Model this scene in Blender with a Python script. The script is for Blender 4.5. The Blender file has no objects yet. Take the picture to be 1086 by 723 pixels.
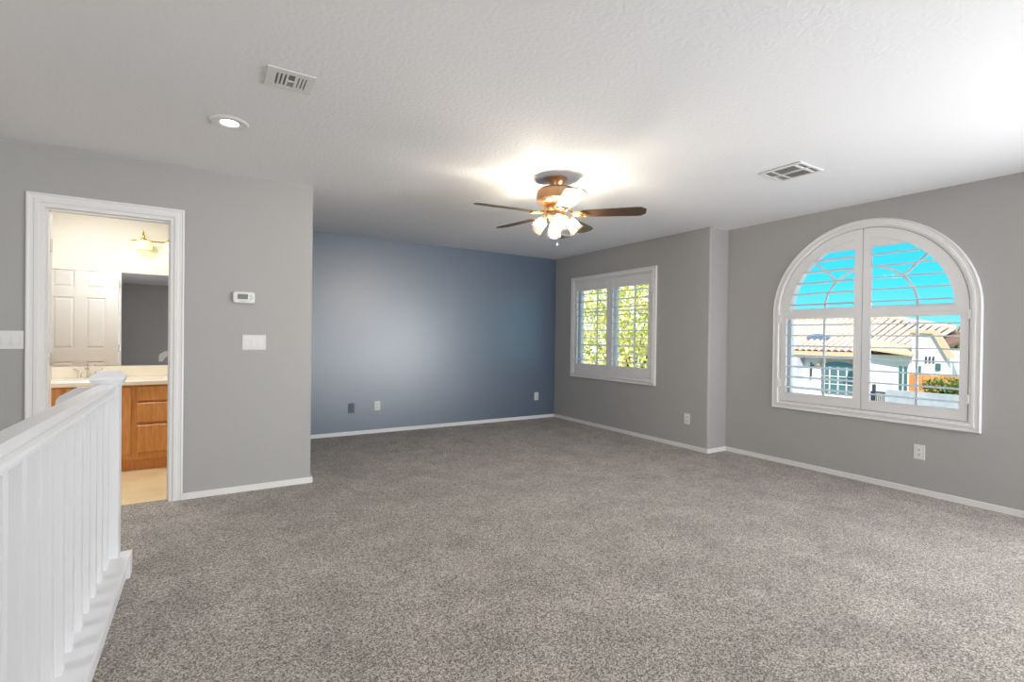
import bpy, bmesh, math, random
from mathutils import Vector, Matrix
random.seed(7)
C = bpy.context.scene.collection
S = bpy.context.scene
PI = math.pi
# ------------------------------------------------------------------ camera
YAW, PITCH, ROLL, FPX, CAMZ = .5540, -.0069, .0129, 522.16, 1.2204
F = Vector((math.sin(YAW)*math.cos(PITCH), math.cos(YAW)*math.cos(PITCH), math.sin(PITCH)))
R = Vector((math.cos(YAW), -math.sin(YAW), 0)); U = R.cross(F)
R2 = R*math.cos(ROLL)+U*math.sin(ROLL); U2 = -R*math.sin(ROLL)+U*math.cos(ROLL)
cd = bpy.data.cameras.new('camera'); cam = bpy.data.objects.new('camera', cd); C.objects.link(cam)
cd.sensor_width = 36; cd.lens = FPX/1086*36; cd.clip_start = .02; cd.clip_end = 400
M = Matrix((R2, U2, -F)).transposed().to_4x4(); M.translation = (0, 0, CAMZ); cam.matrix_world = M
S.camera = cam
# ------------------------------------------------------------------ view, world, sun, large lights
S.view_settings.view_transform = 'Standard'; S.view_settings.look = 'None'
S.view_settings.exposure = 0.0; S.view_settings.gamma = 1.0; S.view_settings.use_curve_mapping = False
S.cycles.max_bounces = 10; S.cycles.diffuse_bounces = 6; S.cycles.transparent_max_bounces = 16
S.cycles.sample_clamp_indirect = 6; S.cycles.use_denoising = True
S.cycles.caustics_reflective = False; S.cycles.caustics_refractive = False

W = bpy.data.worlds.new('sky'); S.world = W; W.use_nodes = True
nt = W.node_tree; nt.nodes.clear()
o_ = nt.nodes.new('ShaderNodeOutputWorld'); bg = nt.nodes.new('ShaderNodeBackground')
tc = nt.nodes.new('ShaderNodeTexCoord'); sp = nt.nodes.new('ShaderNodeSeparateXYZ'); cr = nt.nodes.new('ShaderNodeValToRGB')
nt.links.new(tc.outputs['Generated'], sp.inputs[0]); nt.links.new(sp.outputs['Z'], cr.inputs[0])
cr.color_ramp.elements[0].position = 0.0; cr.color_ramp.elements[0].color = (.30, .88, 1.0, 1)
cr.color_ramp.elements[1].position = .6; cr.color_ramp.elements[1].color = (.60, .80, 1.0, 1)
e = cr.color_ramp.elements.new(.10); e.color = (.07, .78, 1.0, 1)
e = cr.color_ramp.elements.new(.22); e.color = (.03, .60, .98, 1)
e = cr.color_ramp.elements.new(.34); e.color = (.40, .68, .98, 1)
nt.links.new(cr.outputs[0], bg.inputs[0]); bg.inputs[1].default_value = 1.15
nt.links.new(bg.outputs[0], o_.inputs[0])

def light(name, kind, loc, energy, color=(1, 1, 1), direction=None, **kw):
    d = bpy.data.lights.new(name, kind); d.energy = energy; d.color = color
    for k, v in kw.items(): setattr(d, k, v)
    o = bpy.data.objects.new(name, d); C.objects.link(o); o.location = loc
    if direction is not None: o.rotation_euler = Vector(direction).to_track_quat('-Z', 'Y').to_euler()
    return o
light('sun', 'SUN', (-6, -6, 9), 6.5, (1.0, .95, .86), (.62, .42, -.66), angle=.01)
# added fill lamps out of view at the rear, right and left walls
light('rear_fill', 'AREA', (3.2, -3.44, .95), 58, (.97, .98, 1), (-.02, 1, 0.27), shape='RECTANGLE', size=3.0, size_y=1.5, spread=math.radians(92))  # unseen lamp added to brighten the room from behind the camera
light('side_fill', 'AREA', (4.87, -.45, .95), 150, (.96, .98, 1), (-1, .7, .0), shape='RECTANGLE', size=1.7, size_y=1.4, spread=math.radians(140))  # added lamp for the railing, ceiling and blue wall sheen
light('stair_fill', 'AREA', (-3.44, 1.2, 1.5), 88, (1, .98, .95), (1, .25, .1), shape='RECTANGLE', size=2.2, size_y=1.5)  # added lamp beyond the stairs, fills the right wall

light('rear_overhead_fill', 'AREA', (1.6, -2.2, 2.42), 32, (1, .97, .93), (0, 0, -1), shape='DISK', size=.5)  # lamp added overhead to lift the rear wall, no fixture modelled
light('bathroom_fill', 'AREA', (-.75, 5.1, 2.41), 22, (1, .985, .96), (0, 0, -1), shape='DISK', size=.35)  # added to brighten the bathroom, an unseen lamp without a fixture

# ------------------------------------------------------------------ dimensions
X1, X2, YB, YJ, YL, XC, H = 4.595, 4.903, 6.160, 3.3925, 4.338, .737, 2.44
YR, XL = -3.5, -3.5                      # rear and far left walls (behind / beside the camera)

# ------------------------------------------------------------------ materials
MAT = {}
def mat(name, col, rough=.5, metal=0, spec=.5, bump=None, emit=None, coat=0, trans=0, vary=None):
    m = bpy.data.materials.new(name); m.use_nodes = True; n = m.node_tree.nodes; l = m.node_tree.links
    b = n['Principled BSDF']; b.inputs['Base Color'].default_value = (*col, 1); b.inputs['Roughness'].default_value = rough
    b.inputs['Metallic'].default_value = metal; b.inputs['Specular IOR Level'].default_value = spec
    b.inputs['Coat Weight'].default_value = coat
    if emit: b.inputs['Emission Color'].default_value = (*emit[0], 1); b.inputs['Emission Strength'].default_value = emit[1]
    tcn = n.new('ShaderNodeTexCoord')
    if bump:
        sc, st, dist = bump
        t = n.new('ShaderNodeTexNoise'); t.inputs['Scale'].default_value = sc; t.inputs['Detail'].default_value = 3
        bp = n.new('ShaderNodeBump'); bp.inputs['Strength'].default_value = st; bp.inputs['Distance'].default_value = dist
        l.new(tcn.outputs['Object'], t.inputs['Vector']); l.new(t.outputs['Fac'], bp.inputs['Height']); l.new(bp.outputs[0], b.inputs['Normal'])
    if vary:
        sc, c2, det, stretch = vary
        mp = n.new('ShaderNodeMapping'); mp.inputs['Scale'].default_value = stretch
        t = n.new('ShaderNodeTexNoise'); t.inputs['Scale'].default_value = sc; t.inputs['Detail'].default_value = det
        rp = n.new('ShaderNodeValToRGB'); rp.color_ramp.elements[0].position = .35; rp.color_ramp.elements[1].position = .65
        rp.color_ramp.elements[0].color = (*col, 1); rp.color_ramp.elements[1].color = (*c2, 1)
        l.new(tcn.outputs['Object'], mp.inputs[0]); l.new(mp.outputs[0], t.inputs['Vector']); l.new(t.outputs['Fac'], rp.inputs[0]); l.new(rp.outputs[0], b.inputs['Base Color'])
    MAT[name] = m
    return m
def s2l(r, g, b):
    f = lambda v: ((v/255+.055)/1.055)**2.4 if v > 10 else v/255/12.92
    return (f(r), f(g), f(b))
mat('wall_gray', (.408, .405, .402), .62, spec=.35, bump=(55, .18, .004))
mat('wall_blue', (.068, .112, .180), .5, spec=.5, bump=(40, .10, .004), coat=1)
MAT['wall_blue'].node_tree.nodes['Principled BSDF'].inputs['Coat IOR'].default_value = 1.95
MAT['wall_blue'].node_tree.nodes['Principled BSDF'].inputs['Coat Roughness'].default_value = .36
mat('ceiling_white', (.84, .85, .87), .9, spec=.2, bump=(45, .55, .006))
mat('trim_white', (.80, .80, .80), .35)
mat('shutter_white', (.78, .78, .79), .38)
mat('louver_white', (.70, .72, .76), .30)
mat('rail_white', (.80, .81, .83), .32)
mat('cream_wall', (.80, .77, .71), .7, bump=(55, .1, .003))
mat('cream_top', (.86, .80, .68), .22)
mat('bath_ceiling', (.82, .80, .74), .9)
mat('oak', (.60, .26, .075), .38, vary=(9, (.72, .34, .11), 5, (9, 1.0, .9)))
mat('vinyl', (.74, .57, .33), .4, vary=(3.5, (.84, .70, .45), 4, (1, 1, 1)))
mat('chrome', (.80, .77, .70), .15, 1)
mat('brass', (.80, .50, .16), .25, 1)
mat('bronze', (.62, .36, .19), .32, .85)
mat('dark_slot', (.035, .035, .035), .8)
mat('duct_gray', (.26, .26, .26), .8)
mat('plate_white', (.76, .76, .76), .4)
mat('plate_blue', (.085, .125, .19), .4)
mat('steel_gray', (.42, .42, .42), .45)
mat('vent_white', (.74, .74, .73), .45)
mat('lcd', (.20, .22, .20), .3)
mat('text_gray', (.35, .35, .35), .6)
mat('mirror', (.93, .93, .93), .012, 1)
mat('blade_wood', (.030, .018, .011), .33, spec=.5, vary=(5, (.075, .038, .018), 5, (1, 14, 1)))
mat('bulb', (1, 1, 1), .5, emit=((1, .965, .91), 560))
mat('bath_bulb', (1, 1, 1), .5, emit=((1, .94, .85), 12))
mat('bath_shade', (.9, .85, .5), .4, emit=((1, .88, .30), .8))
mat('downlight_lens', (1, 1, 1), .5, emit=((1, .97, .92), 110))
mat('stucco_white', (.80, .76, .70), .9, bump=(30, .2, .01))
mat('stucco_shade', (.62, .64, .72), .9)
mat('stucco_tan', (.66, .45, .30), .9)
mat('roof_tile', (.60, .42, .33), .8, vary=(2.2, (.76, .60, .50), 3, (1, 1, 1)))
mat('roof_under', (.20, .11, .08), .9)
mat('gray_tile', (.33, .33, .36), .8)
mat('block_gray', (.34, .35, .38), .9, vary=(6, (.42, .43, .46), 3, (1, 1, 1)))
mat('fence_wood', (.62, .22, .06), .7, vary=(5, (.75, .33, .12), 3, (1, 1, .2)))
mat('iron', (.03, .035, .05), .5)
mat('teal_post', (.05, .14, .15), .5)
mat('house_glass', (.08, .15, .17), .08, spec=.9)
mat('ground', (.50, .47, .43), .95, vary=(.7, (.42, .39, .35), 4, (1, 1, 1)))
mat('bark', (.10, .07, .045), .9)
mat('vent_metal', (.12, .18, .30), .5)
def leafmat(name, a, b):
    m = mat(name, a, .55, vary=(3.0, b, 3, (1, 1, 1)))
    n = m.node_tree.nodes; l = m.node_tree.links
    p = n['Principled BSDF']; tr = n.new('ShaderNodeBsdfTranslucent'); mx = n.new('ShaderNodeMixShader'); mx.inputs[0].default_value = .4
    out = n['Material Output']
    l.new(p.inputs['Base Color'].links[0].from_socket, tr.inputs[0]); l.new(p.outputs[0], mx.inputs[1]); l.new(tr.outputs[0], mx.inputs[2]); l.new(mx.outputs[0], out.inputs[0])
leafmat('leaf_yellow', (.46, .52, .06), (1.0, .80, .32))
leafmat('leaf_green', (.07, .17, .03), (.20, .30, .06))
# carpet: fine salt and pepper pile
def carpet():
    m = mat('carpet', (.2, .2, .2), .95, spec=.1); n = m.node_tree.nodes; l = m.node_tree.links; b = n['Principled BSDF']
    tcn = n.new('ShaderNodeTexCoord')
    a = n.new('ShaderNodeTexVoronoi'); a.inputs['Scale'].default_value = 210; a.inputs['Randomness'].default_value = 1
    r = n.new('ShaderNodeValToRGB'); e = r.color_ramp.elements
    e[0].position = .05; e[0].color = (.105, .085, .070, 1); e[1].position = .95; e[1].color = (.60, .545, .49, 1)
    k = e.new(.5); k.color = (.30, .265, .235, 1)
    bnoise = n.new('ShaderNodeTexNoise'); bnoise.inputs['Scale'].default_value = 3.2; bnoise.inputs['Detail'].default_value = 5; bnoise.inputs['Roughness'].default_value = .65
    r2 = n.new('ShaderNodeValToRGB'); r2.color_ramp.elements[0].position = .35; r2.color_ramp.elements[0].color = (.80, .80, .80, 1)
    r2.color_ramp.elements[1].position = .65; r2.color_ramp.elements[1].color = (1.12, 1.12, 1.12, 1)
    mx = n.new('ShaderNodeMix'); mx.data_type = 'RGBA'; mx.blend_type = 'MULTIPLY'; mx.inputs[0].default_value = 1
    for t in (a, bnoise): l.new(tcn.outputs['Object'], t.inputs['Vector'])
    sv = n.new('ShaderNodeSeparateColor'); l.new(a.outputs['Color'], sv.inputs[0]); l.new(sv.outputs[0], r.inputs[0]); l.new(bnoise.outputs['Fac'], r2.inputs[0])
    l.new(r.outputs[0], mx.inputs[6]); l.new(r2.outputs[0], mx.inputs[7]); l.new(mx.outputs[2], b.inputs['Base Color'])
    bp = n.new('ShaderNodeBump'); bp.inputs['Strength'].default_value = .6; bp.inputs['Distance'].default_value = .006
    l.new(sv.outputs[0], bp.inputs['Height']); l.new(bp.outputs[0], b.inputs['Normal'])
    b.inputs['Sheen Weight'].default_value = .25
carpet()
def glassmat(name, tint, f, rough=.02):
    m = bpy.data.materials.new(name); m.use_nodes = True; n = m.node_tree.nodes; l = m.node_tree.links; n.clear()
    out = n.new('ShaderNodeOutputMaterial'); t = n.new('ShaderNodeBsdfTransparent'); t.inputs[0].default_value = (*tint, 1)
    g = n.new('ShaderNodeBsdfGlossy'); g.inputs['Roughness'].default_value = rough; mx = n.new('ShaderNodeMixShader'); mx.inputs[0].default_value = f
    l.new(t.outputs[0], mx.inputs[1]); l.new(g.outputs[0], mx.inputs[2]); l.new(mx.outputs[0], out.inputs[0]); MAT[name] = m
glassmat('pane_glass', (.98, .99, .985), .004)
# fan lamp shades: clear ribbed glass that glows with the bulb behind it
m = bpy.data.materials.new('shade_glass'); m.use_nodes = True; n = m.node_tree.nodes; l = m.node_tree.links; n.clear()
out = n.new('ShaderNodeOutputMaterial'); t = n.new('ShaderNodeBsdfTransparent'); t.inputs[0].default_value = (1, .95, .87, 1)
tr = n.new('ShaderNodeBsdfTranslucent'); tr.inputs[0].default_value = (1, .90, .74, 1); g = n.new('ShaderNodeBsdfGlossy'); g.inputs['Roughness'].default_value = .15
m1 = n.new('ShaderNodeMixShader'); m1.inputs[0].default_value = .05; m2 = n.new('ShaderNodeMixShader')
fr = n.new('ShaderNodeLayerWeight'); fr.inputs[0].default_value = .25
l.new(t.outputs[0], m1.inputs[1]); l.new(tr.outputs[0], m1.inputs[2]); l.new(fr.outputs['Facing'], m2.inputs[0]); l.new(m1.outputs[0], m2.inputs[1]); l.new(g.outputs[0], m2.inputs[2])
l.new(m2.outputs[0], out.inputs[0]); MAT['shade_glass'] = m

# ------------------------------------------------------------------ mesh helpers
class MB:
    def __init__(s): s.bm = bmesh.new(); s.T = Matrix.Identity(4)
    def v(s, p): return s.bm.verts.new(s.T @ Vector(p))
    def face(s, vs):
        try: return s.bm.faces.new(vs)
        except ValueError: return None
    def box(s, x0, x1, y0, y1, z0, z1, bev=0, seg=2):
        r = bmesh.ops.create_cube(s.bm, size=1)
        mm = s.T @ Matrix.Translation(((x0+x1)/2, (y0+y1)/2, (z0+z1)/2)) @ Matrix.Diagonal((abs(x1-x0), abs(y1-y0), abs(z1-z0), 1))
        bmesh.ops.transform(s.bm, matrix=mm, verts=r['verts'])
        if bev:
            es = list({e for v in r['verts'] for e in v.link_edges})
            bmesh.ops.bevel(s.bm, geom=es, offset=bev, segments=seg, affect='EDGES', profile=.5)
        return s
    def prism(s, pts, axis, a, b):
        # polygon pts in the two other axes, extruded along axis from a to b
        def P(p, t):
            if axis == 0: return (t, p[0], p[1])
            if axis == 1: return (p[0], t, p[1])
            return (p[0], p[1], t)
        A = [s.v(P(p, a)) for p in pts]; B = [s.v(P(p, b)) for p in pts]
        s.face(A); s.face(B[::-1]); n = len(pts)
        for i in range(n): s.face([A[i], A[(i+1) % n], B[(i+1) % n], B[i]])
        return s
    def rings(s, rs, closed=True, cap0=False, cap1=False, wrap=False):
        V = [[s.v(p) for p in r] for r in rs]; n = len(V[0])
        pairs = list(zip(V, V[1:])) + ([(V[-1], V[0])] if wrap else [])
        for a, b in pairs:
            for i in range(n if closed else n-1): s.face([a[i], a[(i+1) % n], b[(i+1) % n], b[i]])
        if cap0: s.face(V[0][::-1])
        if cap1: s.face(V[-1])
        return s
    def lathe(s, prof, n=24, c=(0, 0, 0), ax=(0, 0, 1), lobes=0, amp=0):
        q = Vector((0, 0, 1)).rotation_difference(Vector(ax)); c = Vector(c); rs = []
        for r, z in prof:
            rs.append([c + q @ Vector((r*(1+amp*math.cos(lobes*i*2*PI/n))*math.cos(i*2*PI/n), r*(1+amp*math.cos(lobes*i*2*PI/n))*math.sin(i*2*PI/n), z)) for i in range(n)])
        return s.rings(rs, True, prof[0][0] > 0 and prof[0][0] < 1e3, prof[-1][0] > 0)
    def shell(s, prof, n=24, c=(0, 0, 0), ax=(0, 0, 1), lobes=0, amp=0):
        q = Vector((0, 0, 1)).rotation_difference(Vector(ax)); c = Vector(c); rs = []
        for r, z in prof:
            rs.append([c + q @ Vector((r*(1+amp*math.cos(lobes*i*2*PI/n))*math.cos(i*2*PI/n), r*(1+amp*math.cos(lobes*i*2*PI/n))*math.sin(i*2*PI/n), z)) for i in range(n)])
        return s.rings(rs, True)
    def tube(s, pts, r, n=8, caps=True):
        pts = [Vector(p) for p in pts]; rs = []
        up = Vector((0, 0, 1))
        for i, p in enumerate(pts):
            d = (pts[min(i+1, len(pts)-1)]-pts[max(i-1, 0)]).normalized()
            a = d.cross(up);
            if a.length < 1e-3: a = d.cross(Vector((1, 0, 0)))
            a.normalize(); b = d.cross(a); rr = r[i] if isinstance(r, (list, tuple)) else r
            rs.append([p + a*rr*math.cos(k*2*PI/n)+b*rr*math.sin(k*2*PI/n) for k in range(n)])
        return s.rings(rs, True, caps, caps)
    def build(s, name, m, parent=None, smooth=False, origin=None):
        bmesh.ops.recalc_face_normals(s.bm, faces=s.bm.faces)
        me = bpy.data.meshes.new(name)
        o = bpy.data.objects.new(name, me)
        if parent is not None:
            off = Vector(parent_world(parent))
        else:
            if origin is None:
                xs = [v.co for v in s.bm.verts]
                lo = Vector([min(p[i] for p in xs) for i in range(3)]); hi = Vector([max(p[i] for p in xs) for i in range(3)])
                origin = ((lo.x+hi.x)/2, (lo.y+hi.y)/2, lo.z)
            off = Vector(origin)
        loc = off
        bmesh.ops.translate(s.bm, verts=s.bm.verts, vec=-off)
        s.bm.to_mesh(me); s.bm.free()
        me.materials.append(MAT[m])
        if smooth:
            for p in me.polygons: p.use_smooth = True
            try: me.set_sharp_from_angle(angle=math.radians(35))
            except Exception: pass
        C.objects.link(o)
        if parent is not None: o.parent = parent
        else: o.location = loc
        return o
def parent_world(p):
    v = Vector(p.location)
    while p.parent: p = p.parent; v = v + Vector(p.location)
    return v
def tag(o, label=None, cat=None, group=None, kind=None):
    if label: o['label'] = label
    if cat: o['category'] = cat
    if group: o['group'] = group
    if kind: o['kind'] = kind
    return o
def empty(name, loc, label, cat, group=None, rz=0):
    o = bpy.data.objects.new(name, None); C.objects.link(o); o.location = loc; o.empty_display_size = .1; o.rotation_euler.z = rz
    return tag(o, label, cat, group)
def struct(o, label, cat='room structure'): return tag(o, label, cat, kind='structure')

# ------------------------------------------------------------------ room shell
b = MB()
b.box(-.47, X2+.13, YR, YL+.06, -.12, 0); b.box(XL, -.47, 3.05, YL+.06, -.12, 0)
b.box(XC-.05, X2, YL+.06, YB+.02, -.12, 0); b.box(XL, -1.5, YR, 3.05, -.12, 0); b.box(-1.5, -.47, YR, .2, -.12, 0)
struct(b.build('floor', 'carpet', origin=(0, 0, 0)), 'mottled taupe brown cut pile carpet covering the loft floor', 'floor')
b = MB(); b.box(XL, X2+.13, YR, YB+.14, H, H+.12)
struct(b.build('ceiling', 'ceiling_white', origin=(0, 0, H)), 'white orange-peel textured ceiling above the loft', 'ceiling')
# hall wall with the bathroom doorway; rounded outer corner
DX0, DX1, DH = -.905, -.235, 2.03
b = MB(); r = .02
b.box(XL, DX0-.012, YL, YL+.112, 0, H); b.box(DX0-.012, DX1+.012, YL, YL+.112, DH+.012, H)
pts = [(DX1+.012, YL), (XC-r, YL)] + [(XC-r+r*math.sin(t), YL+r-r*math.cos(t)) for t in [PI/2*k/6 for k in range(1, 6)]] + [(XC, YL+r), (XC, YB), (XC-.112, YB), (XC-.112, YL+.112), (DX1+.012, YL+.112)]
b.prism(pts, 2, 0, H)
struct(b.build('wall_left', 'wall_gray', smooth=True), 'warm gray painted wall around the bathroom doorway', 'wall')
b = MB(); b.box(XC-.112, X1+.02, YB, YB+.14, 0, H)
struct(b.build('wall_back', 'wall_blue'), 'slate blue accent wall at the far end of the loft', 'wall')
# right wall: recessed small-window part, jog, arched-window part
b = MB(); T = .13
wy0, wy1, wz0, wz1 = 4.20, 5.67, .71, 2.05
b.prism([(YJ+.001, 0), (YJ+.001, H), (wy0, H), (wy0, 0)], 0, X1, X1+T) if False else None
pts = [(X1, wy0), (X1, YJ+r)] + [(X1+r-r*math.cos(t), YJ+r-r*math.sin(t)) for t in [PI/2*k/6 for k in range(1, 6)]] + [(X1+r, YJ), (X2, YJ), (X2, YJ+T), (X1+T, YJ+T), (X1+T, wy0)]
b.prism(pts, 2, 0, H)
b.box(X1, X1+T, wy0, wy1, 0, wz0); b.box(X1, X1+T, wy0, wy1, wz1, H); b.box(X1, X1+T, wy1, YB+.14, 0, H)
CY, CZ = 2.065, 1.50; HR = .70
b.box(X2, X2+T, CY+HR, YJ+T, 0, H); b.box(X2, X2+T, YR, CY-HR, 0, H); b.box(X2, X2+T, CY-HR, CY+HR, 0, .64)
N = 32
arc = [(CY+HR*math.cos(PI*k/N), CZ+HR*math.sin(PI*k/N)) for k in range(N+1)]
b.prism([(CY-HR, H), (CY+HR, H)] + arc, 0, X2, X2+T)
struct(b.build('wall_right', 'wall_gray', smooth=True), 'gray painted wall with the square and the arched window', 'wall')
b = MB(); b.box(XL, X2+.13, YR-.14, YR, -2.6, H); struct(b.build('wall_rear', 'wall_gray'), 'gray wall behind the camera', 'wall')
b = MB(); b.box(XL-.14, XL, YR, YB+.14, -2.6, H); struct(b.build('wall_side', 'wall_gray'), 'gray wall beyond the stairwell', 'wall')
# stairwell
b = MB()
for k in range(11): b.box(-1.49, -.50, 3.05-.26*(k+1), 3.05-.26*k+(.02 if k else 0), -2.6, -.18*(k+1)-.0)
struct(b.build('stairs', 'carpet'), 'carpeted flight of stairs going down behind the railing', 'stairs')
b = MB(); b.box(-1.6, -1.5, .2, 3.05, -2.6, -.12); b.box(-.50, -.47, .2, 3.05, -2.6, -.12); b.box(-1.5, -.5, 3.051, 3.15, -2.6, -.12); b.box(-1.5, -.5, .05, .2, -2.6, -.12)
struct(b.build('wall_stairwell', 'wall_gray'), 'gray walls lining the stairwell below the floor', 'wall')
# bathroom shell
BX0, BX1, YM = -1.78, XC-.112, 6.0
b = MB(); b.box(BX0-.1, BX1, YM, YM+.16, 0, H); struct(b.build('wall_bathroom_back', 'cream_wall'), 'cream wall behind the vanity mirror', 'wall')
b = MB(); b.box(BX0-.1, BX0, YL+.112, YM, 0, H); struct(b.build('wall_bathroom_left', 'cream_wall'), 'cream wall on the left of the bathroom', 'wall')
b = MB(); b.box(BX1-.012, BX1, YL+.113, YM, 0, H); struct(b.build('wall_bathroom_right', 'cream_wall'), 'cream wall on the right of the bathroom', 'wall')
b = MB(); b.box(BX0, DX0-.013, YL+.112, YL+.120, 0, H); b.box(DX1+.013, BX1-.012, YL+.112, YL+.120, 0, H); b.box(DX0-.013, DX1+.013, YL+.112, YL+.120, DH+.013, H)
struct(b.build('wall_bathroom_front', 'cream_wall'), 'cream bathroom face of the doorway wall', 'wall')
b = MB(); b.box(BX0, BX1, YL+.06, YM, -.12, -.004); struct(b.build('floor_bathroom', 'vinyl'), 'mottled beige vinyl floor of the bathroom', 'floor')
b = MB(); b.box(BX0, BX1, YL+.112, YM, H-.012, H); struct(b.build('ceiling_bathroom', 'bath_ceiling'), 'pale bathroom ceiling', 'ceiling')
# baseboards
BH, BT = .046, .013
def base(name, segs, lab):
    b = MB()
    for s in segs:
        b.box(*s, -.01, BH, bev=.003)
    struct(b.build(name, 'trim_white'), lab, 'baseboard')
base('baseboard_back', [(XC, X1, YB-BT, YB)], 'white baseboard under the blue wall')
base('baseboard_left', [(DX1+.088, XC+BT, YL-BT, YL), (XC, XC+BT, YL, YB-BT)], 'white baseboard right of the bathroom door')
base('baseboard_hall', [(XL, DX0-.088, YL-BT, YL)], 'white baseboard left of the bathroom door')
base('baseboard_right', [(X1-BT, X1, YJ-BT, YB-BT), (X1, X2, YJ-BT, YJ), (X2-BT, X2, YR, YJ-BT)], 'white baseboard following the jog of the right wall')

# ------------------------------------------------------------------ door casing and door
def ushape(d, x0, x1, z): return [(x0+d, 0), (x0+d, z-d), (x1-d, z-d), (x1-d, 0)]
b = MB(); ox0, ox1, oz = DX0-.088, DX1+.088, DH+.088
prof = [(0, 0), (0, .016), (.010, .020), (.016, .014), (.034, .013), (.040, .019), (.058, .019), (.064, .011), (.083, .009), (.088, .004), (.088, 0)]
b.rings([[(x, YL-p, z) for x, z in ushape(d, ox0, ox1, oz)] for d, p in prof], closed=False)
struct(b.build('trim_1', 'trim_white', smooth=True), 'white moulded casing around the bathroom doorway', 'door casing')
b = MB()
for a, c in ((DX0-.012, DX0), (DX1, DX1+.012)): b.box(a, c, YL-.004, YL+.121, 0, DH+.012)
b.box(DX0, DX1, YL-.004, YL+.121, DH, DH+.012)
b.box(DX0, DX0+.010, YL+.03, YL+.075, 0, DH-.01); b.box(DX1-.010, DX1, YL+.03, YL+.075, 0, DH-.01); b.box(DX0, DX1, YL+.03, YL+.075, DH-.01, DH)
struct(b.build('trim_2', 'trim_white'), 'white jamb and stop lining the bathroom doorway', 'door jamb')
b = MB(); b.rings([[(x, YL+.12+p, z) for x, z in ushape(d, ox0, ox1, oz)] for d, p in prof], closed=False)
struct(b.build('trim_3', 'trim_white', smooth=True), 'white casing on the bathroom side of the doorway', 'door casing')
# six-panel door folded flat back against the bathroom's front wall, seen in the mirror
dy0, dy1 = YL+.150, YL+.186; dx1, dx0 = DX0-.002, DX0-.70
door = MB(); door.box(dx0, dx1, dy0, dy1-.008, .012, DH-.01)
def frame_pieces(mb, xs, zs, y0, y1):
    # stiles and rails proud of the slab
    for a, c in xs: mb.box(a, c, y0, y1, .012, DH-.01)
    for a, c in zs: mb.box(dx0, dx1, y0, y1-.0002, a, c)
frame_pieces(door, [(dx0, dx0+.115), (dx0+.30, dx0+.405), (dx1-.115, dx1)], [(.012, .24), (.88, 1.03), (1.62, 1.735), (1.93, DH-.01)], dy1-.009, dy1)
dobj = struct(door.build('door_1', 'trim_white'), 'white six panel bathroom door folded open, reflected in the vanity mirror', 'door')
b = MB()
for a, c in ((dx0+.115, dx0+.30), (dx0+.405, dx1-.115)):
    for z0, z1 in ((.24, .88), (1.03, 1.62), (1.735, 1.93)):
        q = .028
        rs = [[(a+d, y, z0+d), (c-d, y, z0+d), (c-d, y, z1-d), (a+d, y, z1-d)] for d, y in ((.008, dy1-.0085), (q, dy1-.001), (q+.001, dy1-.001))]
        b.rings(rs, True, False, True)
b.build('door_panel', 'trim_white', dobj)
b = MB(); kc = (dx0+.065, dy1, .915)
b.lathe([(.030, 0), (.030, .006), (.012, .012), (.011, .030), (.024, .040), (.029, .052), (.024, .064), (.0, .068)], 20, kc, (0, 1, 0))
b.build('door_knob', 'chrome', dobj, smooth=True)
for z in (.22, 1.03, 1.80):
    b = MB(); b.lathe([(.0, 0), (.0065, .001), (.0065, .089), (.0, .09)], 10, (DX0+.004, YL+.128, z-.045)); b.box(DX0, DX0+.002, YL+.085, YL+.122, z-.045, z+.045)
    b.box(DX0-.012, DX0+.003, YL+.126, YL+.15, z-.042, z+.042)
    b.build('hinge', 'chrome', dobj, smooth=True)

# ------------------------------------------------------------------ bathroom furniture
VF = 5.43
van = empty('bathroom_vanity', (-.6, 5.7, 0), 'orange oak bathroom vanity with three drawers beside cabinet doors', 'cabinet')
b = MB(); b.box(BX0+.002, BX1-.014, VF+.02, YM-.002, .10, .757, .002); b.build('body', 'oak', van)
b = MB(); b.box(BX0+.002, BX1-.014, VF+.065, YM-.004, -.004, .10); b.build('toe_kick', 'oak', van)
def front(name, x0, x1, z0, z1, raised=True):
    b = MB(); y = VF
    rs = []
    for d, yy in ((0, y+.019), (0, y+.006), (.007, y)): rs.append([(x0+d, yy, z0+d), (x1-d, yy, z0+d), (x1-d, yy, z1-d), (x0+d, yy, z1-d)])
    if raised:
        for d, yy in ((.052, y), (.056, y+.008), (.072, y+.008), (.09, y+.001)): rs.append([(x0+d, yy, z0+d), (x1-d, yy, z0+d), (x1-d, yy, z1-d), (x0+d, yy, z1-d)])
    b.rings(rs, True, True, True); b.build(name, 'oak', van)
front('door', -1.46, -1.02, .145, .745); front('door', -1.005, -.567, .145, .745)
for z0, z1 in ((.615, .745), (.425, .600), (.160, .402)): front('drawer', -.527, -.10, z0, z1, False)
front('door', -.065, .22, .145, .745); front('door', .235, .55, .145, .745)
ct = empty('vanity_countertop', (-.6, 5.7, .757), 'cream countertop with backsplash on the oak vanity', 'countertop')
b = MB(); b.box(BX0+.002, BX1-.014, VF-.018, YM-.002, .758, .797, .006, 3); b.build('worktop', 'cream_top', ct)
b = MB(); b.box(BX0+.002, BX1-.014, YM-.024, YM-.002, .797, .900, .004); b.build('backsplash', 'cream_top', ct)
b = MB()
def oval(r, z, k=1.28): return [(-.93+r*k*math.cos(t*2*PI/32), 5.66+r*math.sin(t*2*PI/32), z) for t in range(32)]
b.rings([oval(.19, .7972), oval(.185, .803), oval(.172, .8035), oval(.160, .7985), oval(.02, .7975)], True, False, True)
b.build('basin', 'plate_white', ct, smooth=True)
fc = empty('faucet', (-.93, 5.90, .7985), 'polished chrome faucet with lever handles on the cream countertop', 'faucet')
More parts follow.
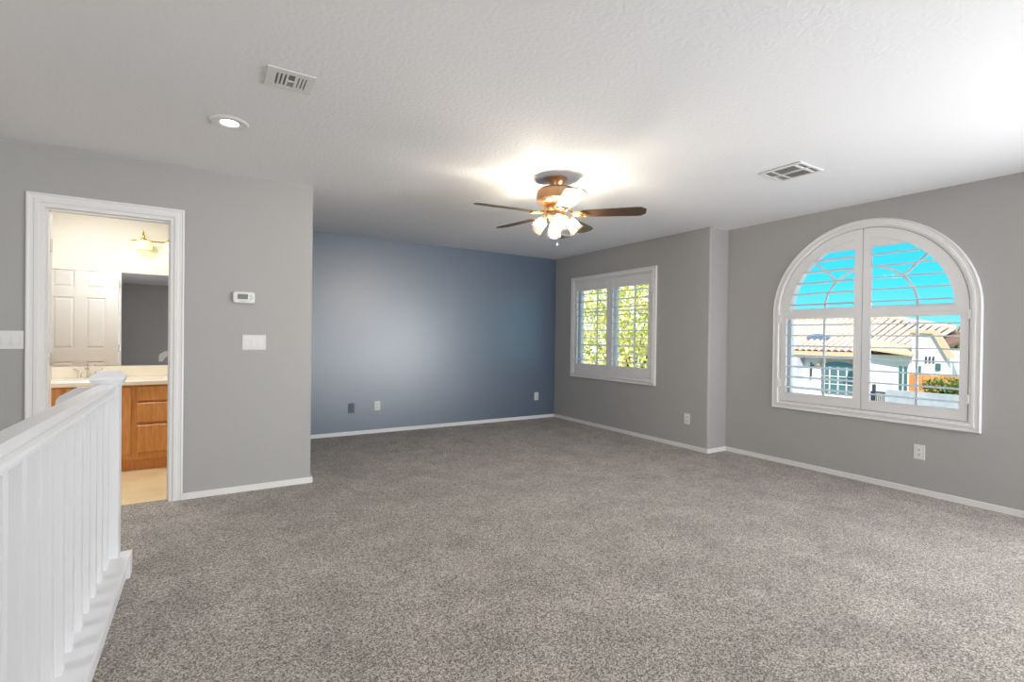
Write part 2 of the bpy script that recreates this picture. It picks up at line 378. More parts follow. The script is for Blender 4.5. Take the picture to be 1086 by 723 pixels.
b = MB(); b.lathe([(.024, 0), (.024, .008), (.016, .014), (.014, .05), (0, .052)], 16, (-.93, 5.90, .797)); b.box(-1.01, -.85, 5.878, 5.922, .797, .806, .004)
b.tube([(-.93, 5.90, .84), (-.93, 5.885, .885), (-.93, 5.85, .905), (-.93, 5.81, .90), (-.93, 5.785, .878)], [.012, .011, .010, .010, .011], 10); b.build('spout', 'chrome', fc, smooth=True)
for sx in (-1, 1):
    b = MB(); b.lathe([(.017, 0), (.015, .03), (.019, .045), (.008, .058), (0, .06)], 14, (-.93+sx*.062, 5.90, .803)); b.tube([(-.93+sx*.062, 5.90, .855), (-.93+sx*.105, 5.885, .885)], [.008, .005], 8); b.build('handle', 'chrome', fc, smooth=True)
mr = MB(); mr.box(BX0+.03, .50, YM-.007, YM-.001, .905, 1.795)
tag(mr.build('vanity_mirror', 'mirror'), 'wide frameless mirror above the cream backsplash', 'mirror')
vl = empty('vanity_light', (-.31, YM, 2.09), 'brass vanity light bar with glowing bell shades above the mirror', 'wall lamp')
b = MB(); b.tube([(-.615, 5.90, 2.105), (-.005, 5.90, 2.105)], .006, 8); b.lathe([(0, -.012), (.010, -.006), (.010, .006), (0, .012)], 12, (-.618, 5.90, 2.105), (1, 0, 0)); b.build('bar', 'brass', vl, smooth=True)
b = MB(); b.lathe([(.055, 0), (.055, .012), (.03, .022), (0, .024)], 20, (-.31, YM-.001, 2.105), (0, -1, 0)); b.tube([(-.31, YM-.02, 2.105), (-.31, 5.90, 2.105)], .008, 8); b.build('back_plate', 'brass', vl, smooth=True)
for x in (-.53, -.31, -.09):
    b = MB(); b.lathe([(0, .085), (.006, .08), (.004, .065), (.011, .055), (.007, .045), (.014, .03), (.012, .012), (.026, .004), (.030, -.014), (0, -.015)], 16, (x, 5.90, 2.12)); b.build('finial', 'brass', vl, smooth=True)
    b = MB(); b.shell([(.028, -.010), (.052, -.020), (.066, -.042), (.070, -.070), (.068, -.085), (.064, -.085), (.066, -.070), (.062, -.043), (.049, -.024), (.026, -.014)], 24, (x, 5.90, 2.12)); sh = b.build('lamp_shade', 'bath_shade', vl, smooth=True)
    b = MB(); b.lathe([(0, -.018), (.012, -.025), (.024, -.048), (.026, -.062), (.018, -.078), (0, -.084)], 16, (x, 5.90, 2.12)); b.build('bulb', 'bath_bulb', sh, smooth=True)

# ------------------------------------------------------------------ windows
def rect(d, y0, y1, z0, z1): return [(y0+d, z0+d), (y1-d, z0+d), (y1-d, z1-d), (y0+d, z1-d)]
NA = 36
def arch(d, hw, zb):
    r = hw-d
    return [(CY-r, zb+d), (CY+r, zb+d)] + [(CY+r*math.cos(PI*k/NA), CZ+r*math.sin(PI*k/NA)) for k in range(NA+1)]
def loft(mb, shape, prof, xw): mb.rings([[(xw-p, y, z) for y, z in shape(d)] for d, p in prof], True, wrap=False)
CAS = [(0, 0), (0, .020), (.008, .026), (.016, .018), (.034, .017), (.040, .026), (.056, .026), (.062, .016), (.072, .016), (.074, .010), (.074, 0)]
def louver(mb, x, y0, y1, z, tilt, w=.089, t=.011):
    n = 14; rs = []
    for yy in (y0, y1):
        rs.append([(x + w/2*math.cos(a)*math.cos(tilt) - t/2*math.sin(a)*math.sin(tilt), yy, z + w/2*math.cos(a)*math.sin(tilt) + t/2*math.sin(a)*math.cos(tilt)) for a in [2*PI*k/n for k in range(n)]])
    mb.rings(rs, True, True, True)
# --- small window (window_1)
w1 = MB(); loft(w1, lambda d: rect(d, wy0+.001, wy1-.001, wz0+.001, wz1-.001), [(0, -.075), (0, -.124), (.045, -.124), (.045, -.075), (0, -.075)], X1)
WIN1 = struct(w1.build('window_1', 'trim_white'), 'square double window with white grid behind shutters', 'window')
b = MB(); b.box(X1+.085, X1+.12, 4.895, 4.965, wz0+.04, wz1-.04); b.build('window_mullion', 'trim_white', WIN1)
b = MB()
for y in (4.58, 5.30): b.box(X1+.097, X1+.109, y-.008, y+.008, wz0+.04, wz1-.04)
for z in (1.13, 1.60): b.box(X1+.097, X1+.109, wy0+.04, wy1-.04, z-.008, z+.008)
b.build('window_grid', 'trim_white', WIN1)
for a, c in ((wy0+.044, 4.896), (4.964, wy1-.044)):
    b = MB(); b.box(X1+.1005, X1+.1055, a, c, wz0+.044, wz1-.044); b.build('window_pane', 'pane_glass', WIN1)
sh1 = empty('plantation_shutter', (X1, 4.935, .66), 'white square plantation shutter with two panels of open louvers', 'window shutter')
b = MB(); loft(b, lambda d: rect(d, 4.125, 5.745, .660, 2.108), [(d*.98, p) for d, p in CAS], X1); b.build('frame', 'shutter_white', sh1, smooth=True)
for (a, c) in ((4.202, 4.932), (4.938, 5.668)):
    b = MB(); st = .052; z0, z1 = .737, 2.031; oz0, oz1 = .863, 1.902
    b.box(X1-.012, X1+.016, a, a+st, z0, z1, .003); b.box(X1-.012, X1+.016, c-st, c, z0, z1, .003)
    b.box(X1-.010, X1+.014, a+st-.002, c-st+.002, z0, oz0); b.box(X1-.010, X1+.014, a+st-.002, c-st+.002, oz1, z1)
    pn = b.build('shutter_panel', 'shutter_white', sh1)
    for k in range(10):
        lb = MB(); louver(lb, X1+.006, a+st+.002, c-st-.002, oz0+.055+k*.1035, math.radians(0)); lb.build('louver', 'louver_white', pn, smooth=True)
for y in (4.198, 5.672):
    for z in (.95, 1.385, 1.82):
        b = MB(); b.box(X1-.030, X1-.012, y-.008, y+.008, z-.03, z+.03, .002); b.build('hinge', 'plate_white', sh1)
# --- arched window (window_2)
w2 = MB(); loft(w2, lambda d: arch(d, HR-.001, .641), [(0, -.070), (0, -.124), (.040, -.124), (.040, -.070), (0, -.070)], X2)
WIN2 = struct(w2.build('window_2', 'trim_white'), 'arched window with white fan grid behind shutters', 'window')
b = MB()
for y in (CY-.362, CY+.362): b.box(X2+.094, X2+.106, y-.009, y+.009, .68, CZ+.03)
b.box(X2+.094, X2+.106, CY-HR+.03, CY+HR-.03, CZ+.01, CZ+.04)
def arcbar(mb, r, w, a0, a1, n=20):
    rs = []
    for k in range(n+1):
        a = a0+(a1-a0)*k/n
        rs.append([(x, CY+rr*math.cos(a), CZ+.03+rr*math.sin(a)) for x, rr in ((X2+.094, r-w/2), (X2+.106, r-w/2), (X2+.106, r+w/2), (X2+.094, r+w/2))])
    mb.rings(rs, True, True, True)
arcbar(b, .362, .018, 0, PI)
for a in (PI/4, 3*PI/4):
    d = Vector((0, math.cos(a), math.sin(a))); q = Vector((0, -d.z, d.y)); o = Vector((X2+.094, CY, CZ+.03))
    rs = [[o+d*t+q*s_*.009+Vector((x, 0, 0)) for x, s_ in ((0, -1), (.012, -1), (.012, 1), (0, 1))] for t in (.355, .655)]
    b.rings(rs, True, True, True)
b.build('window_grid', 'trim_white', WIN2)
b = MB(); b.prism(arch(.039, HR-.001, .641), 0, X2+.098, X2+.103); b.build('window_pane', 'pane_glass', WIN2)
sh2 = empty('arched_plantation_shutter', (X2, CY, .55), 'white arched plantation shutter with half round top', 'window shutter')
b = MB(); loft(b, lambda d: arch(d, .795, .551), CAS, X2); b.build('frame', 'shutter_white', sh2, smooth=True)
RO, RI = .716, .63
for s_ in (1, -1):
    b = MB(); f = X2-.012; g2 = X2+.016
    def Y(t): return CY+s_*t
    def bx(t0, t1, z0, z1, e=0): b.box(f+e, g2-e, min(Y(t0), Y(t1)), max(Y(t0), Y(t1)), z0, z1)
    bx(.004, .064, .630, math.sqrt(RO**2-.064**2)+CZ-.0)      # meeting stile
    bx(.665, RO, .630, CZ)                                     # outer stile
    bx(.064, .665, .630, .715, .001); bx(.064, .665, 1.437, 1.515, .0025)
    th0 = math.acos(.064/RO); zf = .545
    pts = [(Y(RO*math.cos(t)), CZ+RO*math.sin(t)) for t in [th0*k/24 for k in range(25)]]
    ti = math.asin(zf/RI)
    pts += [(Y(.064), CZ+zf)] + [(Y(RI*math.cos(t)), CZ+RI*math.sin(t)) for t in [ti*(24-k)/24 for k in range(25)]]
    b.prism(pts, 0, f+.001, g2-.001)
    # faint bead following the arch across the closed top
    rs = []
    for k in range(17):
        a = ti+(math.acos(.064/RI)-ti)*k/16
        rs.append([(x, Y(rr*math.cos(a)), CZ+rr*math.sin(a)) for x, rr in ((f+.002, RI-.004), (f-.004, RI), (f+.002, RI+.004))])
    b.rings(rs, True, True, True)
    b.box(f-.003, f+.004, min(Y(.064), Y(.64)), max(Y(.064), Y(.64)), 1.473, 1.479)
    pn = b.build('shutter_panel', 'shutter_white', sh2)
    tilt = math.radians(7 if s_ == 1 else 2)
    for k in range(7):
        lb = MB(); louver(lb, X2+.008, *sorted((Y(.067), Y(.663))), .768+k*.1018, tilt); lb.build('louver', 'louver_white', pn, smooth=True)
    for k in range(5):
        z = 1.572+k*.1018; hw = math.sqrt(max(RI**2-(z-CZ)**2, .01))-.004
        lb = MB(); louver(lb, X2+.008, *sorted((Y(.067), Y(hw))), z, 0 if s_ == -1 else math.radians(-5)); lb.build('louver', 'louver_white', pn, smooth=True)
for s_ in (1, -1):
    for z in (.80, 1.44):
        b = MB(); b.box(X2-.030, X2-.012, CY+s_*.72-.008, CY+s_*.72+.008, z-.035, z+.035, .002); b.build('hinge', 'plate_white', sh2)

# ------------------------------------------------------------------ ceiling fan
FX, FY, BZ = 2.26, 3.03, 2.165
fan = empty('ceiling_fan', (FX, FY, H), 'antique brass ceiling fan with five dark blades and a lit lamp cluster', 'ceiling fan')
c0 = (FX, FY, 0)
b = MB(); b.lathe([(.078, H), (.080, H-.012), (.066, H-.022), (.052, H-.045), (.048, H-.070), (.060, H-.085), (0, H-.086)], 32, c0); b.build('canopy', 'bronze', fan, smooth=True)
b = MB(); b.lathe([(0, 2.368), (.085, 2.366), (.135, 2.352), (.152, 2.335), (.155, 2.300), (.152, 2.265), (.130, 2.245), (.090, 2.232), (0, 2.230)], 40, c0); b.build('motor_housing', 'bronze', fan, smooth=True)
b = MB(); b.lathe([(0, 2.232), (.072, 2.230), (.078, 2.205), (.062, 2.180), (.075, 2.160), (.080, 2.140), (.055, 2.115), (.030, 2.100), (.018, 2.080), (.0, 2.070)], 32, c0); b.build('light_kit', 'bronze', fan, smooth=True)
for k in range(5):
    th = math.radians(173-72*k); pit = math.radians(-11)
    T0 = Matrix.Translation((FX, FY, BZ)) @ Matrix.Rotation(th, 4, 'Z') @ Matrix.Rotation(pit, 4, 'X')
    b = MB(); b.T = T0
    ol = [(.20, -.052), (.42, -.064), (.60, -.070), (.628, -.066), (.662, -.034), (.662, .034), (.628, .066), (.60, .070), (.42, .064), (.20, .052), (.185, .03), (.185, -.03)]
    b.prism(ol, 2, -.003, .003); bl = b.build('blade', 'blade_wood', fan)
    b = MB(); b.T = T0
    # scrolled blade iron under the blade and its arm up to the motor
    for sy in (-1, 1):
        pts = [(.105, 0, .012), (.14, sy*.020, 0), (.18, sy*.036, -.008), (.215, sy*.030, -.009), (.225, sy*.010, -.009), (.205, 0, -.009)]
        b.tube(pts, .0065, 7)
    b.tube([(.13, 0, 0), (.17, 0, -.008), (.235, 0, -.008)], .007, 7)
    b.T = Matrix.Translation((FX, FY, 0)) @ Matrix.Rotation(th, 4, 'Z')
    b.tube([(.07, 0, 2.235), (.10, 0, 2.205), (.115, 0, BZ+.008)], [.014, .011, .009], 8)
    b.build('blade_iron', 'brass', bl, smooth=True)
for k, ang in enumerate((150, 60, -30, 240)):
    a = math.radians(ang); d = Vector((math.cos(a)*.62, math.sin(a)*.62, -.78)).normalized()
    p0 = Vector((FX+.045*math.cos(a), FY+.045*math.sin(a), 2.150)); p1 = p0 + Vector((math.cos(a)*.035, math.sin(a)*.035, -.004))
    b = MB(); b.tube([p0, p1, p1+d*.02], [.009, .009, .012], 8)
    b.lathe([(0, -.004), (.020, 0), (.024, .014), (.022, .024), (0, .025)], 16, p1+d*.012, d)
    arm = b.build('lamp_holder', 'brass', fan, smooth=True)
    b = MB(); pr = [(.022, .020), (.030, .026), (.040, .048), (.044, .075), (.046, .100), (.053, .122), (.060, .132)]
    b.shell(pr + [(r_-.0022, z_) for r_, z_ in pr[::-1]], 36, p1, d, 12, .03); b.build('lamp_shade', 'shade_glass', fan, smooth=True)
    b = MB(); b.lathe([(0, .030), (.011, .034), (.013, .048), (.022, .066), (.025, .080), (.020, .094), (0, .102)], 12, p1, d); b.build('bulb', 'bulb', fan, smooth=True)
for dx, dy, z1 in ((-.028, -.02, 1.985), (.018, .005, 1.930)):
    b = MB(); b.tube([(FX+dx, FY+dy, 2.11), (FX+dx, FY+dy, z1+.012)], .0012, 6); b.lathe([(0, z1+.014), (.005, z1+.010), (.006, z1+.003), (.0, z1)], 10, (FX+dx, FY+dy, 0)); b.build('pull_chain', 'chrome', fan, smooth=True)

# ------------------------------------------------------------------ ceiling fittings
dl = empty('recessed_downlight', (.10, 3.285, H), 'round recessed ceiling light, switched on, white trim', 'ceiling light')
b = MB(); b.shell([(.100, 0), (.100, -.004), (.092, -.010), (.066, -.010), (.046, -.006), (.042, .0)], 40, (.10, 3.285, H-.0005)); b.build('trim_ring', 'plate_white', dl, smooth=True)
b = MB(); b.lathe([(.040, -.0050), (.043, -.001), (0, 0)], 32, (.10, 3.285, H-.001)); b.build('lens', 'downlight_lens', dl)

def register(cx, cy, w, h, label, cells, rz=0, slat=.014):
    # w along x, h along y; cells: (x0,x1,y0,y1,direction) fractions of slotted fields
    e = empty('ceiling_vent', (cx, cy, H), label, 'air vent')
    x0, y0 = cx-w/2, cy-h/2; z = H
    b = MB(); b.box(x0+.004, x0+w-.004, y0+.004, y0+h-.004, z-.003, z-.0005); b.build('duct_opening', 'duct_gray', e)
    b = MB()
    # face plate: fill everything except cells using a grid of all cell edges
    xs = sorted({0, 1} | {c[0] for c in cells} | {c[1] for c in cells}); ys = sorted({0, 1} | {c[2] for c in cells} | {c[3] for c in cells})
    for i in range(len(xs)-1):
        for j in range(len(ys)-1):
            mx_, my_ = (xs[i]+xs[i+1])/2, (ys[j]+ys[j+1])/2
            if any(c[0] < mx_ < c[1] and c[2] < my_ < c[3] for c in cells): continue
            b.box(x0+xs[i]*w, x0+xs[i+1]*w, y0+ys[j]*h, y0+ys[j+1]*h, z-.010, z-.003)
    b.build('face_plate', 'vent_white', e)
    b = MB()
    for c in cells:
        a0, a1, b0, b1, dr = c
        X0, X1_, Y0, Y1 = x0+a0*w, x0+a1*w, y0+b0*h, y0+b1*h
        if dr == 'x':
            n_ = max(1, int((Y1-Y0)/slat)); st = (Y1-Y0)/n_
            for k in range(n_): b.prism([(Y0+k*st, z-.010), (Y0+k*st+st*.62, z-.0035), (Y0+k*st+st*.62+.0012, z-.0035), (Y0+k*st+.0012, z-.010)], 0, X0, X1_)
        elif dr == 'y':
            n_ = max(1, int((X1_-X0)/slat)); st = (X1_-X0)/n_
            for k in range(n_): b.prism([(X0+k*st, z-.010), (X0+k*st+st*.62, z-.0035), (X0+k*st+st*.62+.0012, z-.0035), (X0+k*st+.0012, z-.010)], 1, Y0, Y1)
    if b.bm.verts: b.build('louver_blades', 'vent_white', e)
    else: b.bm.free()
    return e
reg = [(a, a+.045, .2, .8, '') for a in (.20, .285, .37)] + [(a, a+.03, .2, .8, '') for a in (.66, .735, .81)] + [(.455, .60, .18, .50, ''), (.455, .60, .54, .82, 'x')]
register(.325, 2.575, .205, .195, 'small white ceiling vent with six slots near the round light', reg, slat=.010)
ca = [(.10, .47, .22, .70, 'y'), (.53, .90, .22, .70, 'y'), (.10, .47, .05, .17, 'x'), (.53, .90, .05, .17, 'x'), (.10, .47, .75, .94, 'x'), (.53, .90, .75, .94, 'x')]
register(3.555, 1.97, .31, .30, 'white ceiling vent above the arched window wall', ca)
register(3.545, 4.735, .31, .30, 'white ceiling vent beyond the fan near the blue wall', ca)

# ------------------------------------------------------------------ wall plates
def plate_T(wall, u, z):
    # local frame: x to the right along the wall, y up, z out of the wall
    if wall == 'L': return Matrix(((1, 0, 0, u), (0, 0, -1, YL), (0, 1, 0, z), (0, 0, 0, 1)))
    if wall == 'B': return Matrix(((1, 0, 0, u), (0, 0, -1, YB), (0, 1, 0, z), (0, 0, 0, 1)))
    xw = X1 if wall == 'R1' else X2
    return Matrix(((0, 0, -1, xw), (-1, 0, 0, u), (0, 1, 0, z), (0, 0, 0, 1)))
def outlet(wall, u, z, label, mt='plate_white', group=None, decora=False):
    T0 = plate_T(wall, u, z); loc = T0 @ Vector((0, -.06, 0))
    e = empty('wall_outlet', loc, label, 'outlet')
    b = MB(); b.T = T0; b.box(-.037, .037, -.059, .059, 0, .006, .0025); b.build('cover_plate', mt, e)
    b = MB(); b.T = T0
    if decora: b.box(-.017, .017, -.034, .034, .005, .008, .001)
    else:
        for s in (-1, 1): b.box(-.015, .015, s*.020-.013, s*.020+.013, .005, .008, .003)
    so = b.build('socket', mt, e)
    b = MB(); b.T = T0
    b.bm.free()
    for s in (-1, 1):
        for bx_ in ((-.0075, -.0045, s*.020-.004, s*.020+.006), (.0045, .0075, s*.020-.004, s*.020+.006), (-.002, .002, s*.020-.010, s*.020-.006)):
            b = MB(); b.T = T0; b.box(*bx_, .0078, .0083); b.build('slot', 'dark_slot', so)
outlet('B', 1.505, .331, 'blue painted electrical outlet on the blue wall', 'plate_blue')
outlet('B', 1.826, .342, 'white outlet on the blue wall beside the blue painted outlet')
outlet('B', 4.257, .335, 'white outlet on the blue wall close to the window corner')
outlet('R1', 3.662, .333, 'white outlet under the square shuttered window, near the wall jog')
outlet('R2', 1.642, .338, 'white outlet under the arched shuttered window', decora=True)
def switches(u, z, n, label):
    T0 = plate_T('L', u, z); w = .046*n+.026
    e = empty('light_switch', T0 @ Vector((0, -.058, 0)), label, 'light switch')
    b = MB(); b.T = T0; b.box(-w/2, w/2, -.058, .058, 0, .006, .0025); b.build('cover_plate', 'plate_white', e)
    for k in range(n):
        c = (k-(n-1)/2)*.046
        b = MB(); b.T = T0
        b.box(c-.0185, c+.0185, -.036, .036, .0058, .0066)
        b.prism([(-.033, .005), (.033, .005), (.033, .007), (0, .010), (-.033, .016)], 0, c-.0155, c+.0155)
        b.build('rocker', 'plate_white', e)
switches(.3115, 1.157, 3, 'white triple rocker switch plate under the thermostat')
switches(-1.060, 1.165, 2, 'white double rocker switch plate left of the bathroom door')
T0 = plate_T('L', .2375, 1.502)
th = empty('thermostat', T0 @ Vector((0, -.045, 0)), 'white wall thermostat with gray display above the triple switch', 'thermostat')
b = MB(); b.T = T0
def oct_(d): 
    w, h, c = .0745-d, .0435-d, .016
    return [(-w+c, -h), (w-c, -h), (w-.004, -h+.006), (w, -h+c), (w, h-c), (w-.004, h-.006), (w-c, h), (-w+c, h), (-w+.004, h-.006), (-w, h-c), (-w, -h+c), (-w+.004, -h+.006)]
b.rings([[(x, y, z) for x, y in oct_(d)] for d, z in ((.003, 0), (.001, .018), (.0, .024), (.004, .030), (.008, .031))], True, True, True); b.build('body', 'plate_white', th, smooth=True)
b = MB(); b.T = T0; b.box(-.045, .026, -.013, .026, .0305, .0318, .0005); b.build('display', 'lcd', th)
for x, y in ((.045, .014), (.056, .0), (.045, -.012)):
    b = MB(); b.T = T0; b.lathe([(.0055, 0), (.005, .0022), (0, .0026)], 12, (x, y, .0305)); b.build('button', 'steel_gray', th)
fcv = bpy.data.curves.new('lettering', 'FONT'); fcv.body = 'Honeywell'; fcv.size = .0115; fcv.align_x = 'CENTER'; fcv.extrude = .0003
to = bpy.data.objects.new('tmp_text', fcv); C.objects.link(to); bpy.context.view_layer.update()
me = bpy.data.meshes.new_from_object(to); bpy.data.objects.remove(to)
me.transform(Matrix.Translation(-parent_world(th)) @ T0 @ Matrix.Translation((-.010, -.0305, .0312)))
me.materials.clear(); me.materials.append(MAT['text_gray']); lo = bpy.data.objects.new('lettering', me); C.objects.link(lo); lo.parent = th

# ------------------------------------------------------------------ stair railing
RX = -.41
rl = empty('stair_railing', (RX, 3.09, 0), 'white painted wooden stair railing with square balusters and newel post', 'railing')
b = MB()
b.box(-.50, -.335, -1.2, 3.06, 0, .094); b.box(-.51, -.318, -1.2, 3.06, .094, .115, .004); b.box(-.51, -.318, 3.06, 3.145, 0, .115, .003)
b.box(-.335, -.327, -1.2, 3.06, .060, .094)
b.build('base_curb', 'rail_white', rl)
b = MB(); b.box(-.455, -.365, 3.052, 3.140, .115, .980, .003); b.build('newel_post', 'rail_white', rl)
b = MB(); nx, ny = -.41, 3.096
def sq(h, z): return [(nx-h, ny-h, z), (nx+h, ny-h, z), (nx+h, ny+h, z), (nx-h, ny+h, z)]
b.rings([sq(.045, .955), sq(.050, .958), sq(.050, .968), sq(.055, .974), sq(.066, .992), sq(.067, 1.004), sq(.060, 1.010), sq(.036, 1.030)], True, True, True); b.build('newel_cap', 'rail_white', rl)
b = MB()
pf = [(-.030, .905), (.030, .905), (.030, .915), (.024, .922), (.028, .940), (.036, .950), (.036, .962), (.026, .972), (-.026, .972), (-.036, .962), (-.036, .950), (-.028, .940), (-.024, .922), (-.030, .915)]
b.prism([(RX+x, z) for x, z in pf], 1, -1.2, 3.053); b.build('handrail', 'rail_white', rl)
k = 0
y = 2.944
while y > -1.1:
    b = MB(); b.box(RX-.017, RX+.019, y-.018, y+.018, .115, .906); b.build('baluster', 'rail_white', rl); y -= .138
b = MB()   # short descending handrail beyond the newel
b.prism([(-.455, .955), (-.53, .954), (-.588, .918), (-.600, .902), (-.606, .855), (-.606, .80), (-.560, .80), (-.53, .86), (-.455, .90)], 1, 3.075, 3.125); b.build('handrail_return', 'rail_white', rl)

# ------------------------------------------------------------------ outside
b = MB(); b.box(5.3, 120, -40, 90, -3.4, -3.2); b.build('ground', 'ground')
struct(bpy.data.objects['ground'], 'pale ground outside the windows', 'ground')
GZ = -3.2
def ray_plane(px, py, x=None, n=None, d=None):
    v = F + R2*((px-543)/FPX) - U2*((py-361.5)/FPX); o = Vector((0, 0, CAMZ))
    if x is not None: t = x/v.x
    else: t = (d-o.dot(n))/v.dot(n)
    return o+v*t
# neighbouring house seen through the arched window
nh = empty('neighbor_house', (18, 8, GZ), 'white stucco house with barrel tile roof seen through the arched shutter', 'house')
b = MB(); b.box(17.35, 24, 6.3, 11.8, GZ, .95); b.build('wall', 'stucco_white', nh)
SL = (2.06-.917)/3.0
def rz_(x): return .917+SL*(x-17)
b = MB(); b.prism([(17.0, .86), (20, 2.0), (23.2, .86), (23.2, .80), (20, 1.90), (17.0, .78)], 1, 7.65, 12.0)
# hipped right end
hip = [(17.0, 7.65, .86), (20, 7.65, 2.0), (20.6, 5.4, 1.50), (17.6, 5.75, .98)]
b.rings([hip, [(x, y, z-.08) for x, y, z in hip]], True, True, True); b.build('roof_deck', 'roof_under', nh)
b = MB(); y = 11.9; i = 0
while y > 5.75:
    xl, xh = 17.0, 20.0; zo = 0
    if y < 7.45: xl = 17.0+.0*(7.45-y)
    if y < 7.45: xh = 20.0
    zt = 0 if y > 7.6 else -(7.6-y)*.22
    n_ = 9; rs = []
    for k in range(n_+1):
        x = xl+(xh-xl)*k/n_; zz = rz_(x)+zt*(k/n_)
        for jog in ((0,) if k == 0 else (-.02, .0)):
            rs.append([(x+(.02 if jog else 0), y+.078*math.cos(a), zz-.02+.065*math.sin(a)+(.018 if jog else 0)) for a in [PI*q/6 for q in range(7)]])
    b.rings(rs, False); y -= .20
b.build('roof_tiles', 'roof_tile', nh, smooth=True)
b = MB(); b.tube([(20, 11.9, 2.10), (20, 7.6, 2.08), (20, 5.8, 1.68)], .10, 10); b.build('ridge_cap', 'roof_tile', nh, smooth=True)
b = MB(); b.box(16.98, 17.06, 7.35, 12.0, .76, .90); b.build('fascia', 'stucco_tan', nh)
b = MB()   # low eyebrow vent in the roof
rs = []
for t in range(7):
    x = 17.9+.45*t/6; s = math.sin(PI*(.5+.5*t/6)); rs.append([(x, 8.95+.34*math.cos(a), rz_(17.9)+.02+.20*s*math.sin(a)+SL*(x-17.9)*.6) for a in [PI*q/10 for q in range(11)]])
b.rings(rs, False, True); b.build('roof_vent', 'vent_metal', nh, smooth=True)
b = MB()   # lower tan shed roof in front of the main roof
q0 = [(16.2, 7.05, 1.10), (16.2, 5.62, .90), (17.4, 5.9, 1.10), (17.4, 7.1, 1.32)]
b.rings([q0, [(x, y, z-.05) for x, y, z in q0]], True, True, True); b.build('porch_roof', 'stucco_tan', nh)
b = MB(); b.box(16.55, 18.5, 5.70, 7.0, GZ, .86); b.build('porch_wall', 'stucco_white', nh)
# gabled wing with white wall and tan rake
b = MB(); b.prism([(5.74, GZ), (5.74, 1.50), (5.30, 1.50), (4.98, .95), (4.98, GZ)], 0, 16.5, 16.9); b.build('gable_wing', 'stucco_white', nh)
b = MB(); b.prism([(5.80, 1.50), (5.80, 1.58), (5.16, 1.56), (4.80, .86), (4.94, .82), (5.26, 1.47)], 0, 16.40, 16.51); b.build('rake_roof', 'stucco_tan', nh)
for y in (5.41, 5.33, 5.25):
    b = MB(); b.box(16.46, 16.51, y-.014, y+.014, .68, .86, .002); b.build('slit_window', 'iron', nh)
b = MB(); b.box(16.46, 16.51, 5.10, 5.20, .50, .68); b.build('square_window', 'teal_post', nh)
# arched window of the neighbour
wn = MB(); wn.prism([(7.44, -.45), (8.46, -.45), (8.46, .42)] + [(7.95+.51*math.cos(t), .42+.15*math.sin(t)) for t in [PI*k/12 for k in range(1, 12)]] + [(7.44, .42)], 0, 17.30, 17.36)
wo = wn.build('arched_window', 'house_glass', nh)
b = MB()
for y in (7.70, 7.95, 8.20): b.box(17.27, 17.30, y-.015, y+.015, -.45, .40)
for z in (-.15, .10, .35): b.box(17.27, 17.30, 7.44, 8.46, z-.012, z+.012)
b.build('window_grid', 'stucco_white', wo)
b = MB(); rs = []
for k in range(13):
    a = PI*k/12; rs.append([(x, 7.95+(.56+e_)*math.cos(a), .44+(.19+e_)*math.sin(a)) for x, e_ in ((17.24, 0), (17.24, .08), (17.34, .08), (17.34, 0))])
b.rings(rs, True, True, True); b.build('arch_trim', 'stucco_tan', nh)
b = MB(); b.tube([(17.2, 8.74, .52), (17.2, 8.74, .05)], .03, 8); b.box(17.2, 17.36, 8.72, 8.76, .40, .44); b.build('wall_lantern', 'iron', nh)
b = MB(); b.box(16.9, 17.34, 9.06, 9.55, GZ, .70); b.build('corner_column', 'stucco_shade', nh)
for x, y, z0, z1, w in ((15.6, 5.67, .02, .60, .03), (15.6, 5.56, .02, .60, .03), (15.6, 5.26, .10, .62, .02)):
    b = MB(); b.box(x, x+.06, y-w, y+w, GZ, z1); b.build('porch_post', 'teal_post', nh)
# garden wall, gate, fence
bw = MB(); bw.box(13.4, 13.6, 1.5, 5.15, GZ, .12)
tag(bw.build('block_wall', 'block_gray'), 'gray concrete block garden wall below the gabled house', 'garden wall')
gt = empty('iron_gate', (13.5, 5.30, GZ), 'dark vertical bar gate beside the gray block wall', 'gate')
b = MB(); b.box(13.48, 13.52, 5.16, 5.48, .03, .06); b.box(13.48, 13.52, 5.16, 5.48, -1.5, -1.46); b.build('rail', 'iron', gt)
for k in range(9):
    b = MB(); b.box(13.485, 13.515, 5.165+k*.0375, 5.18+k*.0375, GZ, .06); b.build('bar', 'iron', gt)
b = MB(); b.box(13.45, 13.55, 5.40, 5.44, GZ, .22); b.build('post', 'iron', gt)
fe = empty('wooden_fence', (14.8, 4.6, GZ), 'orange brown board fence behind the gray block wall', 'fence')
for k in range(13):
    b = MB(); y = 5.12-k*.14; b.box(14.78, 14.82, y-.066, y+.066, GZ, .44+.02*random.random()); b.build('board', 'fence_wood', fe)

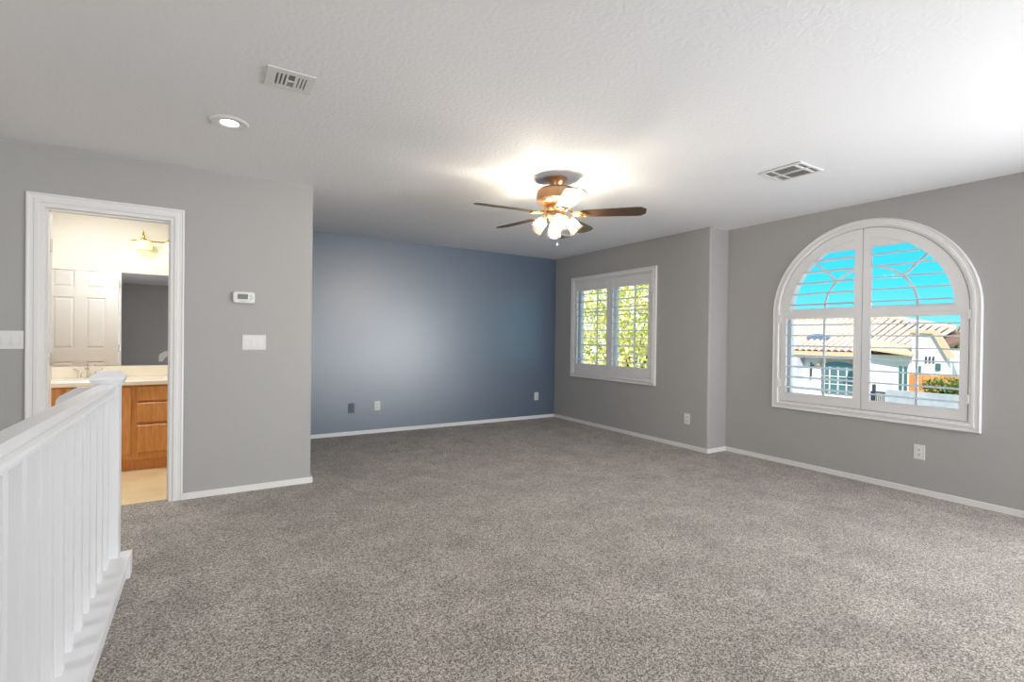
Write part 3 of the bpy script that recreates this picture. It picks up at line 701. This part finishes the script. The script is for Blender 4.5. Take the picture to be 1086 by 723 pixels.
def foliage(name, c, rad, n, size, m, label, cat, group=None, trunk=None, seed=1):
    rnd = random.Random(seed)
    e = empty(name, (c[0], c[1], GZ), label, cat, group)
    b = MB()
    for i in range(n):
        while True:
            p = Vector((rnd.uniform(-1, 1), rnd.uniform(-1, 1), rnd.uniform(-1, 1)))
            if p.length <= 1: break
        p = Vector((c[0]+p.x*rad[0], c[1]+p.y*rad[1], c[2]+p.z*rad[2]))
        u = Vector((rnd.gauss(0, 1), rnd.gauss(0, 1), rnd.gauss(0, 1))).normalized(); w = u.cross(Vector((rnd.gauss(0, 1), rnd.gauss(0, 1), rnd.gauss(0, 1)))).normalized()
        s = size*rnd.uniform(.6, 1.3)
        vs = [b.v(p-u*s), b.v(p+w*s*.45), b.v(p+u*s), b.v(p-w*s*.45)]; b.face(vs)
    b.build('foliage', m, e)
    b = MB(); tp = (c[0], c[1], c[2]); b.tube([(c[0], c[1], GZ), (c[0]+.08, c[1]-.05, (GZ+c[2])/2), tp], [.13, .10, .05], 8)
    for k in range(7):
        a = k*2*PI/7+seed; b.tube([(c[0], c[1], c[2]-rad[2]*.5), (c[0]+rad[0]*.6*math.cos(a), c[1]+rad[1]*.6*math.sin(a), c[2]+rad[2]*.4*math.sin(3*a))], [.04, .012], 6)
    b.build('trunk', 'bark', e)
foliage('broadleaf_tree', (8.2, 8.2, .9), (1.5, 1.7, 2.2), 9500, .060, 'leaf_yellow', 'sunlit yellow green tree filling the square window', 'tree', seed=3)
foliage('bush', (14.1, 4.25, .20), (.25, .50, .26), 900, .04, 'leaf_green', 'green bush in front of the orange fence', 'bush', seed=5)
foliage('distant_tree', (40, 14.0, 1.8), (1.5, 3.6, .80), 1500, .16, 'leaf_green', 'dark green trees on the skyline between the two tiled roofs', 'tree', seed=6)
foliage('rooftop_tree', (42, 19.8, 2.3), (1.5, 1.6, .90), 900, .16, 'leaf_green', 'green treetop peeking over the ridge of the tiled roof', 'tree', seed=8)
foliage('side_tree', (26, 7.4, .95), (.7, .45, .75), 900, .08, 'leaf_green', 'olive tree beside the gable of the white house', 'tree', seed=9)
# far house at the right
fh = empty('distant_house', (31, 8.7, GZ), 'distant house with gray and pale tile roof right of the gable', 'house')
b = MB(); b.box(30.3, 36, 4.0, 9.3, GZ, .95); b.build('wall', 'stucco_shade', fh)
b = MB(); y = 9.4
while y > 4:
    rs = [[(x, y+.10*math.cos(a), .95+(x-30)*.42+.08*math.sin(a)) for a in [PI*q/5 for q in range(6)]] for x in (30, 32.2)]
    b.rings(rs, False); y -= .27
b.build('roof_tiles', 'roof_tile', fh, smooth=True)
b = MB(); b.prism([(30, .85), (32.2, 1.78), (34.4, .85)], 1, 3.9, 9.45); b.build('roof_deck', 'roof_under', fh)
b = MB(); b.prism([(8.9, 1.72), (8.2, 2.15), (4, 2.15), (4, 1.72)], 0, 32.4, 35); b.build('upper_roof', 'gray_tile', fh)
# added pale house behind the tree, so leaf gaps show white instead of sky
h2 = empty('pale_backdrop_house', (15.5, 16, GZ), 'added pale stucco house backing the gaps in the yellow green tree', 'house')
b = MB(); b.box(14.5, 20, 12.6, 24, GZ, 4.4); b.build('wall', 'stucco_white', h2)
b = MB(); b.prism([(14.0, 4.35), (17.2, 5.5), (20.5, 4.35)], 1, 12.3, 24.4); b.build('roof', 'roof_tile', h2)
